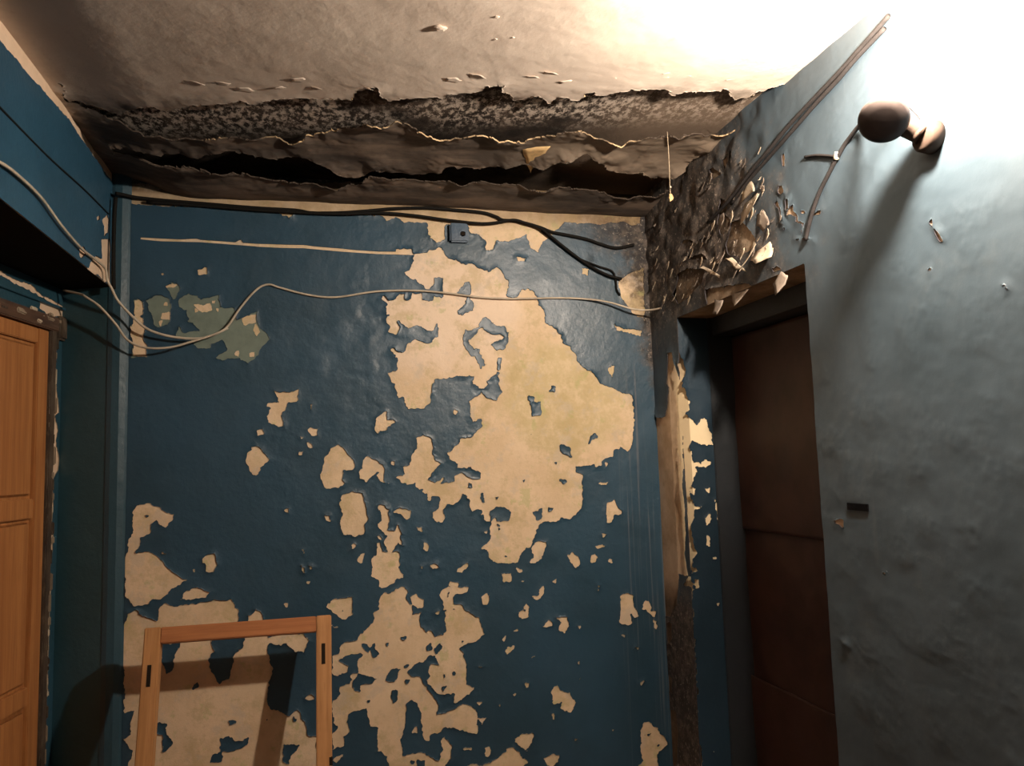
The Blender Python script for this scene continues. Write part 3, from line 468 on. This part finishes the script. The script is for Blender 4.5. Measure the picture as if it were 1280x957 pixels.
# left wall: the deep beam over the recess, the near pier, and the recessed wall with its door
ZB = 2.205
DS0, DS1, DZ = -.47, .335, 2.035      # left doorway, along the recess
wall_left = boxes('wall_left', [(-1.5, XL, -1.4, 3.404, ZB, ZC), (-1.5, XL, -1.4, 1.1, 0, ZB)], M['plaster_l'], kind='structure')
for q0, q1, z0, z1 in ((-1.75, DS0, 0, ZB), (DS1, .44, 0, ZB), (DS0, DS1, DZ, ZB)):
    pp = [rec(q0, 0, 0), rec(q1, 0, 0), rec(q1, -.3, 0), rec(q0, -.3, 0)]
    prism('recessed_wall', [(p.x, p.y) for p in pp], z0, z1, M['plaster_l'], wall_left)
sheet('paint_layer', (.9, 3.30, ZB, ZC), .004, DATA['left_holes'], [], lambda u, v, h: (XL+h, u, v), [M['blue_l'], M['edge_dark']], wall_left,
      .0016, .003, .01, seed=21, relief=lambda U, V: .003*vnoise(U, V, .25, 4), label='blue paint on the beam face')
mk('beam_underside', [(-1.5, 1.1, ZB-.001), (XL, 1.1, ZB-.001), (XL, 3.404, ZB-.001), (-1.5, 3.404, ZB-.001)], [(0, 1, 2, 3)], M['underside_shade'], wall_left, label='dark underside of the beam')
sheet('recess_paint', (-1.7, .43, 0, ZB), .004, DATA['recess_holes'], [], lambda u, v, h: (PR.x+DR.x*u+NR.x*h, PR.y+DR.y*u+NR.y*h, v),
      [M['teal'], M['edge']], wall_left, .0016, .003, .01, seed=23, straight=[rect(DS0, DS1, -.1, DZ)], label='dark teal paint around the door')

# ceiling film: whitewash hanging off in sheets towards the back wall
def crel(U, V):
    sm = lambda v: np.clip(v, 0, 1)**2*(3-2*np.clip(v, 0, 1))
    t = V + .225*U; edge = sm((U-XL)/.30)
    sag = np.clip((t-2.45)/.3, 0, 1)*(.010*vnoise(U, V, .35, 3) + .005*vnoise(U, V, .09, 5))
    back = .030*sm((V-2.60)/.30) + .030*sm((V-2.95)/.25)
    fine = .008*vnoise(U, V, .55, 2) + .0009*vnoise(U, V, .12, 9)
    return (.020 + fine)*edge + (sag + back)*(.25+.75*edge)
def ccurl(U, V): return .16 + .84*np.clip((V + .225*U - 2.45)/.12, 0, 1)
sheet('whitewash_layer', (XL, XR, .6, YB), .006, DATA['ceiling_holes'], [], lambda u, v, h: (u, v, ZC-h), [M['ceiling'], M['edge_gold']], ceiling,
      .004, .034, .055, lim=.16, ragged=.006, relief=crel, seed=27, rim=.005, curlf=ccurl, label='grey brown whitewash hanging off in sheets')
mk('near_whitewash', [(XL, -1.4, ZC-.026), (XR, -1.4, ZC-.026), (XR, .605, ZC-.026), (XL, .605, ZC-.026)], [(0, 1, 2, 3)], M['ceiling'], ceiling)

# ------------------------------------------------------------------ curled flakes
def flake(name, poly, mapf, parent, mat, lift, pull, base=.004):
    P = np.array(poly, float).reshape(-1, 2)/1000.0
    Q = []
    for i in range(len(P)):
        a, b = P[i], P[(i+1) % len(P)]
        for t in (0, .33, .67): Q.append(a+(b-a)*t + (np.random.RandomState(i*7+int(t*9)).rand(2)-.5)*.004)
    Q = np.array(Q); c = Q.mean(0); pull = np.array(pull, float); pull /= np.linalg.norm(pull)
    pr = Q@pull; lo, hi = pr.min(), pr.max()
    def h(p): t = (p@pull-lo)/max(hi-lo, 1e-6); return base + lift*t*t
    V, F = [], []; n = len(Q)
    for s, off in ((1, 0.0), (-1, .0012)):
        for ring in (1.0, .55):
            for p in Q: w = c+(p-c)*ring; V.append(mapf(w[0], w[1], h(w)+off))
        V.append(mapf(c[0], c[1], h(c)+off))
    m = 2*n+1
    for o in (0, m):
        for i in range(n):
            j = (i+1) % n
            F.append((o+i, o+j, o+n+j, o+n+i)); F.append((o+n+i, o+n+j, o+2*n))
    for i in range(n): F.append((i, (i+1) % n, m+(i+1) % n, m+i))
    return mk(name, V, F, mat, parent, smooth=True)
wr = lambda u, v, h: (XR-h, u, v)
fl = DATA['flakes_right']
pulls = [(-.3, -1), (-.6, -1), (.2, -1), (.6, .4), (-.4, -.8), (.4, .8), (-.6, -.7), (0, -1), (0, -1), (0, -1), (-.5, -.7), (-.4, -.8), (-.3, -.9)]
lifts = [.030, .040, .045, .035, .05, .035, .03, .02, .02, .02, .03, .03, .035]
fm_ = ['flake_pale', 'flake_pale', 'flake_pale', 'flake_pale', 'flake_pale', 'flake_pale', 'flake', 'flake', 'flake', 'flake', 'flake', 'flake', 'flake']
for p, d_, l_, m_ in zip(fl, pulls, lifts, fm_): flake('paint_flake', p, wr, wall_right, M[m_], l_, d_)
rs = random.Random(8)
for i in range(70):       # small curled scales over the blackened lintel and corner
    y = rs.uniform(2.06, 3.12); z = rs.uniform(2.10, 2.52)
    if z > 2.3 and rs.random() < .4: z -= .18
    r = rs.uniform(.006, .020); k = rs.randint(4, 6)
    poly = []
    for q in range(k):
        g = 2*math.pi*q/k + rs.uniform(-.4, .4); poly += [1000*(y+r*math.cos(g)*rs.uniform(.6, 1.2)), 1000*(z+1.3*r*math.sin(g)*rs.uniform(.6, 1.2))]
    flake('paint_flake', poly, wr, wall_right, M['flake'] if rs.random() < .55 else M['flake_pale'], rs.uniform(.008, .022), (-.6, -.8), .008)
flake('whitewash_flake', DATA['flake_ceil'][0], lambda u, v, h: (u, v, ZC-.045-h), ceiling, M['gold_flake'], .02, (0, 1), .0)
for i in range(18):       # loose crumbs of whitewash along the torn edge
    x = rs.uniform(-.6, 1.3); y = 2.31-.225*x + rs.uniform(-.04, .05); r = rs.uniform(.008, .022); poly = []
    for q in range(5):
        g = 2*math.pi*q/5 + rs.uniform(-.4, .4); poly += [1000*(x+1.5*r*math.cos(g)), 1000*(y+r*math.sin(g))]
    flake('whitewash_flake', poly, lambda u, v, h: (u, v, ZC-.022-h), ceiling, M['ceiling'], rs.uniform(.003, .010), (rs.uniform(-1, 1), -1), .004)

# ------------------------------------------------------------------ left door (varnished pine) and its old casing
ang = math.atan2(DR.y, DR.x)
door_1 = empty('door_1', PR.copy(), (0, 0, ang)); door_1['kind'] = 'structure'
door_1['label'] = 'varnished orange pine panel door in the left recess'
def lb(name, s0, s1, n0, n1, z0, z1, mat, parent, bev=.003, label=None): return boxes(name, [(s0, s1, -n1, -n0, z0, z1)], mat, parent, bevel=bev, label=label)
lb('leaf', DS0, DS1-.003, -.045, -.020, .01, DZ-.004, M['door_pine'], door_1)
lb('stile', DS0, DS0+.07, -.022, -.004, .01, DZ-.004, M['door_pine'], door_1)
lb('stile', .262, DS1-.004, -.022, -.004, .01, DZ-.004, M['door_pine'], door_1)
for z0, z1 in ((.01, .14), (.70, .765), (1.345, 1.415), (1.975, DZ-.004)):
    lb('rail', DS0+.07, .262, -.022, -.006, z0, z1, M['door_pine'], door_1)
for z0, z1 in ((.14, .70), (.765, 1.345), (1.415, 1.975)):
    lb('panel', DS0+.082, .250, -.022, -.010, z0+.012, z1-.012, M['door_pine'], door_1, .006)
# casing: warped header board, thin ledge above it, splintered upright
lb('casing', DS1-.003, DS1+.035, -.03, .006, 0, DZ+.01, M['casing_v'], door_1, .004, 'rough dark door casing upright')
lb('header', DS0-.05, DS1+.075, -.03, .012, DZ-.002, DZ+.052, M['casing'], door_1, .004, 'splintered dark brown header board')
lb('header_block', DS1+.035, DS1+.085, -.02, .022, DZ-.03, DZ+.062, M['casing_v'], door_1, .008, 'crumbling end of the header board')
lb('ledge', DS0-.05, DS1+.09, -.005, .014, DZ+.088, DZ+.098, M['teal'], door_1, .002, 'thin painted ledge over the door')
z = .40
while z < 2.0:            # splinters and crumbs of old plaster along the upright
    h = rs.uniform(.012, .075); w = rs.uniform(.005, .015); s = DS1+.028+rs.uniform(-.006, .010)
    lb('plaster_crumb', s, s+w, -.002, rs.uniform(.006, .011), z, z+h, M[rs.choice(['crumb', 'crumb', 'flake_pale', 'casing_v'])], door_1, .004)
    z += h + rs.uniform(-.01, .035)
for i in range(16):       # and on the header board
    s = rs.uniform(-.15, DS1+.06); w = rs.uniform(.012, .05); h = rs.uniform(.006, .020); z = DZ + rs.uniform(.0, .05)
    lb('plaster_crumb', s, s+w, .005, rs.uniform(.013, .018), z, z+h, M[rs.choice(['crumb', 'casing_v', 'flake_pale'])], door_1, .004)

# ------------------------------------------------------------------ right door (dark covered leaf in a dark frame)
door_2 = empty('door_2', (1.62, 2.48, 0)); door_2['kind'] = 'structure'
door_2['label'] = 'dark brown covered door deep in the right doorway'
def db(name, x0, x1, y0, y1, z0, z1, mat, bev=.003, label=None): return boxes(name, [(x0-1.62, x1-1.62, y0-2.48, y1-2.48, z0, z1)], mat, door_2, bevel=bev, label=label)
db('frame_post', 1.512, 1.70, 2.922, 2.99, 0, ZL, M['dark_frame'], label='dark grey frame post')
db('frame_post', 1.512, 1.70, 2.04, 2.09, 0, ZL, M['dark_frame'])
db('frame_head', 1.530, 1.70, 2.09, 2.922, 1.985, ZL, M['dark_frame'], label='dark grey frame head')
db('leaf', 1.640, 1.68, 2.09, 2.985, .01, 1.985, M['cover'])
def cover(name, z0, z1, base, seed):
    nu, nv = 40, 60; V, F = [], []
    Y = np.linspace(2.095, 2.975, nu); Z = np.linspace(z0, z1, nv)
    UU, VV = np.meshgrid(Y, Z, indexing='ij')
    H = base + .010*vnoise(UU, VV, .25, seed) + .008*vnoise(UU+VV*.6, VV-UU*.5, .12, seed+2)
    for i in range(nu):
        for j in range(nv): V.append((1.640-H[i, j]-1.62, Y[i]-2.48, Z[j]))
    for i in range(nu-1):
        for j in range(nv-1): F.append((i*nv+j, i*nv+j+1, (i+1)*nv+j+1, (i+1)*nv+j))
    o = mk(name, V, F, M['cover'], door_2, smooth=True)
    so = o.modifiers.new('solid', 'SOLIDIFY'); so.thickness = .004; so.offset = -1
    return o
cover('covering', 1.195, 1.978, .012, 3); cover('covering', .60, 1.205, .002, 8); cover('covering', .015, .62, .010, 13)

# ------------------------------------------------------------------ wall lamp with the bare bulb
lamp = empty('wall_lamp', (XR-.002, 1.37, 2.575))
tag(lamp, 'bare glowing bulb hanging from a short wall arm high on the right wall', 'lamp')
LO = Vector(lamp.location)
def lp(p): return Vector(p)-LO
lathe('wall_plate', [(0, .014), (.026, .014), (.032, .008), (.034, 0), (0, 0)], M['porcelain'], lp((XR-.003, 1.37, 2.575)), (-1, 0, 0), lamp)
tube('lamp_arm', [lp((XR-.012, 1.37, 2.575)), lp((1.30, 1.37, 2.585)), lp((1.235, 1.37, 2.578)), lp((BULB_POS.x, 1.37, 2.545))], .006, M['porcelain'], lamp, 10)
lathe('bulb_holder', [(0, .112), (.014, .112), (.020, .085), (.020, .055), (.016, .040), (0, .040)], M['porcelain'], lp(BULB_POS), (0, 0, 1), lamp, 20)
lathe('bulb', [(.012, .042), (.014, .028), (.024, .012), (.030, -.006), (.028, -.020), (.018, -.032), (0, -.036)], M['bulb'], lp(BULB_POS), (0, 0, 1), lamp, 24)

jc = empty('cable_outlet', (XR-.002, 1.50, 2.225))
tag(jc, 'round dark cover plate on a brown stub fixed to the right wall below the bulb', 'wall fitting')
LO = Vector(jc.location)
dc = Vector((1.258, 1.510, 2.262)); dax = Vector((-.52, -.53, -.67)).normalized()
lathe('wall_box', [(0, .034), (.028, .034), (.036, .028), (.039, 0), (0, 0)], M['holder'], lp((XR-.003, 1.50, 2.225)), (-1, 0, 0), jc)
lathe('cover_plate', [(0, .010), (.030, .009), (.050, .005), (.056, -.002), (.056, -.010), (.046, -.012), (0, -.012)], M['bakelite'], lp(dc), dax, jc, 40)
tube('stub', [lp((XR-.030, 1.50, 2.228)), lp((1.345, 1.510, 2.242)), lp((1.30, 1.525, 2.270)), lp(dc-dax*.012)], .025, M['holder'], jc, 12)
tube('loose_wire', [lp(dc-dax*.010+Vector((.01, .03, .02))), lp((1.29, 1.56, 2.32)), lp((1.32, 1.55, 2.335)), lp((1.350, 1.53, 2.31)), lp((1.372, 1.51, 2.26))], .0030, M['bakelite'], jc, 6)

# ------------------------------------------------------------------ wooden window sash leaning back towards the wall
ta = math.atan2(.262, .962)
sash = empty('window_sash', (-.3255, 2.715, 0), (-ta, 0, 0))
tag(sash, 'bare pine window sash frame without glass standing in front of the peeling wall', 'window frame')
HS = .997; W2 = .314; SW = .053; TH = .052
def sb(name, x0, x1, z0, z1, mat, y0=0.0, y1=TH, bev=.003, par=sash): return boxes(name, [(x0, x1, y0, y1, z0, z1)], mat, par, bevel=bev)
for sx, zc in ((-1, .84), (1, .865)):
    a, b = (-W2, -W2+SW) if sx < 0 else (W2-SW, W2)
    st = sb('stile', a, b, 0, HS, M['sash'])
    m0 = (a+b)/2 - .008
    sb('mortise', m0, m0+.013, zc-.035, zc+.035, M['dark'], -.0012, .004, 0, st)
sb('top_rail', -W2+SW, W2-SW, HS-.055, HS-.001, M['sash_h'], .001, TH-.001)
sb('bottom_rail', -W2+SW, W2-SW, .0, .075, M['sash_h'], .001, TH-.001)
sb('knot_scar', W2-.012, W2+.0015, .50, .53, M['dark'], -.001, .006, .002)

# ------------------------------------------------------------------ cables
W = 'cable'
c1 = tube('white_cable', [(-.812, 2.006, 2.262), (-.812, 2.141, 2.285), (-.812, 2.243, 2.293), (-.812, 2.418, 2.290), (-.812, 2.59, 2.262), (-.812, 2.787, 2.244), (-.812, 2.966, 2.248), (-.810, 3.066, 2.243), (-.808, 3.085, 2.207),
     (-.795, 3.10, 2.175), (-.778, 3.12, 2.135), (-.735, 3.14, 2.083), (-.680, 3.15, 2.034), (-.598, 3.16, 2.008), (-.505, 3.165, 2.002), (-.45, 3.175, 2.018), (-.398, 3.186, 2.048)], .0048, M['white_cable'], flat=.9)
tag(c1, 'white cable coming along the blue beam face and down the corner', 'cable')
c2 = tube('white_cable', [(-.99, 3.20, 2.190), (-.915, 3.15, 2.165), (-.892, 3.13, 2.151), (-.843, 3.125, 2.115), (-.787, 3.125, 2.049), (-.745, 3.125, 1.989), (-.689, 3.13, 1.962), (-.605, 3.135, 1.962), (-.52, 3.145, 1.988), (-.434, 3.165, 2.024),
     (-.398, 3.180, 2.054), (-.353, 3.187, 2.127), (-.293, 3.189, 2.202), (-.248, 3.190, 2.225), (-.202, 3.19, 2.213), (-.094, 3.19, 2.186), (.016, 3.19, 2.178), (.176, 3.188, 2.204), (.34, 3.188, 2.211), (.473, 3.189, 2.203),
     (.609, 3.19, 2.188), (.747, 3.19, 2.184), (.96, 3.19, 2.191), (1.087, 3.182, 2.186), (1.178, 3.165, 2.17), (1.280, 3.145, 2.137), (1.345, 3.12, 2.130), (1.376, 3.07, 2.128)], .0042, M['white_cable'])
tag(c2, 'long white cable sagging from under the beam and across the peeling back wall', 'cable')
yb = 3.188
b0 = tube('black_cable', [(-.800, 3.140, 2.185), (-.803, 3.142, 2.29), (-.803, 3.142, 2.46), (-.800, 3.143, 2.540)], .0075, M['black_cable'])
tag(b0, 'thick black cable standing in the left corner behind the beam', 'cable')
b1 = tube('black_cable', [(-.800, 3.143, 2.556), (-.780, 3.160, 2.558), (-.740, 3.180, 2.556), (-.653, yb, 2.552), (-.476, yb, 2.544), (-.294, yb, 2.536), (-.14, yb, 2.533), (-.077, yb, 2.525), (.035, yb, 2.530),
     (.132, yb, 2.541), (.263, yb, 2.558), (.39, yb, 2.566), (.516, yb, 2.562), (.63, yb, 2.556), (.689, yb, 2.540), (.717, yb, 2.527), (.78, yb, 2.524), (.876, yb, 2.503), (.936, yb, 2.482), (1.009, yb, 2.470), (1.093, yb, 2.455), (1.155, yb, 2.436), (1.229, yb, 2.420), (1.313, yb, 2.437)],
     .0070, M['black_cable']); tag(b1, 'thick black cable along the very top of the peeling back wall', 'cable')
b2 = tube('black_cable', [(-.70, 3.183, 2.540), (-.50, 3.182, 2.534), (-.30, 3.180, 2.525), (-.14, 3.180, 2.522), (.035, 3.178, 2.522), (.213, 3.178, 2.533), (.346, 3.178, 2.527), (.474, 3.178, 2.514), (.604, 3.178, 2.505), (.674, 3.178, 2.509), (.759, 3.176, 2.525), (.812, 3.176, 2.515), (.876, 3.175, 2.496),
     (.936, 3.177, 2.452), (1.024, 3.18, 2.385), (1.113, 3.18, 2.327), (1.186, 3.18, 2.293), (1.245, 3.18, 2.279)], .0062, M['black_cable'])
tag(b2, 'lower black cable sagging under the top of the wall and dropping towards the right corner', 'cable')
b3 = tube('black_cable', [(.886, 3.188, 2.485), (.964, 3.188, 2.433), (1.049, 3.188, 2.371), (1.143, 3.188, 2.335), (1.205, 3.188, 2.315), (1.220, 3.188, 2.275), (1.224, 3.188, 2.232), (1.238, 3.188, 2.207)], .0042, M['black_cable'])
tag(b3, 'short thin black cable branching off and ending loose above the white cable', 'cable')
t1 = tube('thin_cable', [(-.822, 2.005, 2.436), (-.822, 2.143, 2.434), (-.822, 2.487, 2.441), (-.822, 2.831, 2.462), (-.822, 3.135, 2.472)], .0030, M['black_cable'])
tag(t1, 'thin dark wire running along the middle of the blue beam face', 'wire')
u1 = tube('dark_cable', [(1.374, 1.60, 2.585), (1.374, 1.718, 2.559), (1.374, 1.798, 2.542), (1.374, 1.958, 2.515), (1.372, 2.065, 2.493), (1.370, 2.183, 2.459), (1.368, 2.259, 2.44), (1.366, 2.427, 2.387), (1.370, 2.60, 2.36)], .0062, M['grey_cable'])
tag(u1, 'upper of two dark cables rising to the lit ceiling on the right wall', 'cable')
u2 = tube('dark_cable', [(1.374, 1.62, 2.562), (1.374, 1.73, 2.543), (1.374, 1.814, 2.522), (1.374, 1.92, 2.502), (1.373, 2.046, 2.472), (1.371, 2.176, 2.440), (1.368, 2.288, 2.412), (1.368, 2.42, 2.37)], .0062, M['grey_cable'])
tag(u2, 'lower of two dark cables rising to the lit ceiling on the right wall', 'cable')
lc = tube('lamp_cable', [(1.262, 1.545, 2.285), (1.31, 1.61, 2.325), (1.355, 1.70, 2.352), (1.372, 1.776, 2.343), (1.375, 1.811, 2.331), (1.375, 1.838, 2.313), (1.375, 1.869, 2.291), (1.375, 1.931, 2.242), (1.374, 1.976, 2.186), (1.373, 2.011, 2.123)], .0060, M['grey_cable'])
tag(lc, 'grey cable from the round lamp cover down to the doorway edge', 'cable')
tube('tape_joint', [(1.374, 1.836, 2.324), (1.374, 1.846, 2.306)], .0082, M['flake_pale'], lc, per=2)
br = tube('wire_stub', [(1.376, 1.990, 2.371), (1.376, 1.93, 2.352), (1.375, 1.848, 2.316)], .0040, M['grey_cable'])
tag(br, 'short grey wire stub joining the lamp cable at its pale joint', 'wire')

# ------------------------------------------------------------------ small things
bl = empty('junction_block', (.525, YB-.002, 2.462)); tag(bl, 'small blue painted junction block under the black cables', 'junction box')
boxes('body', [(-.040, .040, -.026, 0, -.042, .040)], M['block'], bl, bevel=.006)
boxes('broken_hole', [(.004, .026, -.030, -.02, -.018, .004)], M['dark'], bl, bevel=.004, label='dark broken hole')
tp = boxes('tape_strip', [(XR-.0062, XR-.0035, 1.826, 1.913, 1.336, 1.355)], M['tape']); tag(tp, 'short black strip of tape on the grey blue right wall', 'tape')
th = tube('hanging_thread', [(1.152, 2.445, 2.63), (1.153, 2.445, 2.52), (1.152, 2.446, 2.43), (1.153, 2.445, 2.400)], .0011, M['thread'], sides=6)
tag(th, 'dusty thread with a crumb of plaster hanging from the ceiling near the corner', 'thread')
def blob(name, c, r, mat, par, seed):
    bm = bmesh.new(); bmesh.ops.create_icosphere(bm, subdivisions=2, radius=1); q = random.Random(seed)
    for v in bm.verts: v.co = Vector(c) + Vector((v.co.x*r[0], v.co.y*r[1], v.co.z*r[2]))*q.uniform(.75, 1.15)
    me = bpy.data.meshes.new(name); bm.to_mesh(me); bm.free(); me.materials.append(mat)
    return link(bpy.data.objects.new(name, me), par)
blob('plaster_crumb', (1.153, 2.445, 2.392), (.008, .006, .015), M['gold_flake'], th, 1)
blob('plaster_crumb', (1.153, 2.445, 2.430), (.0035, .0035, .0035), M['flake_pale'], th, 2)
for i in range(14):
    bx, by = rs.uniform(-.6, .7), rs.uniform(1.6, 2.1); q = rs.uniform(.003, .007)
    blob('plaster_bump', (bx, by, ZC-.026), (q*1.4, q, q*.8), M['ceiling'], ceiling, 10+i)
blob('plaster_bump', (.285, 1.945, ZC-.030), (.018, .013, .007), M['ceiling'], ceiling, 3)
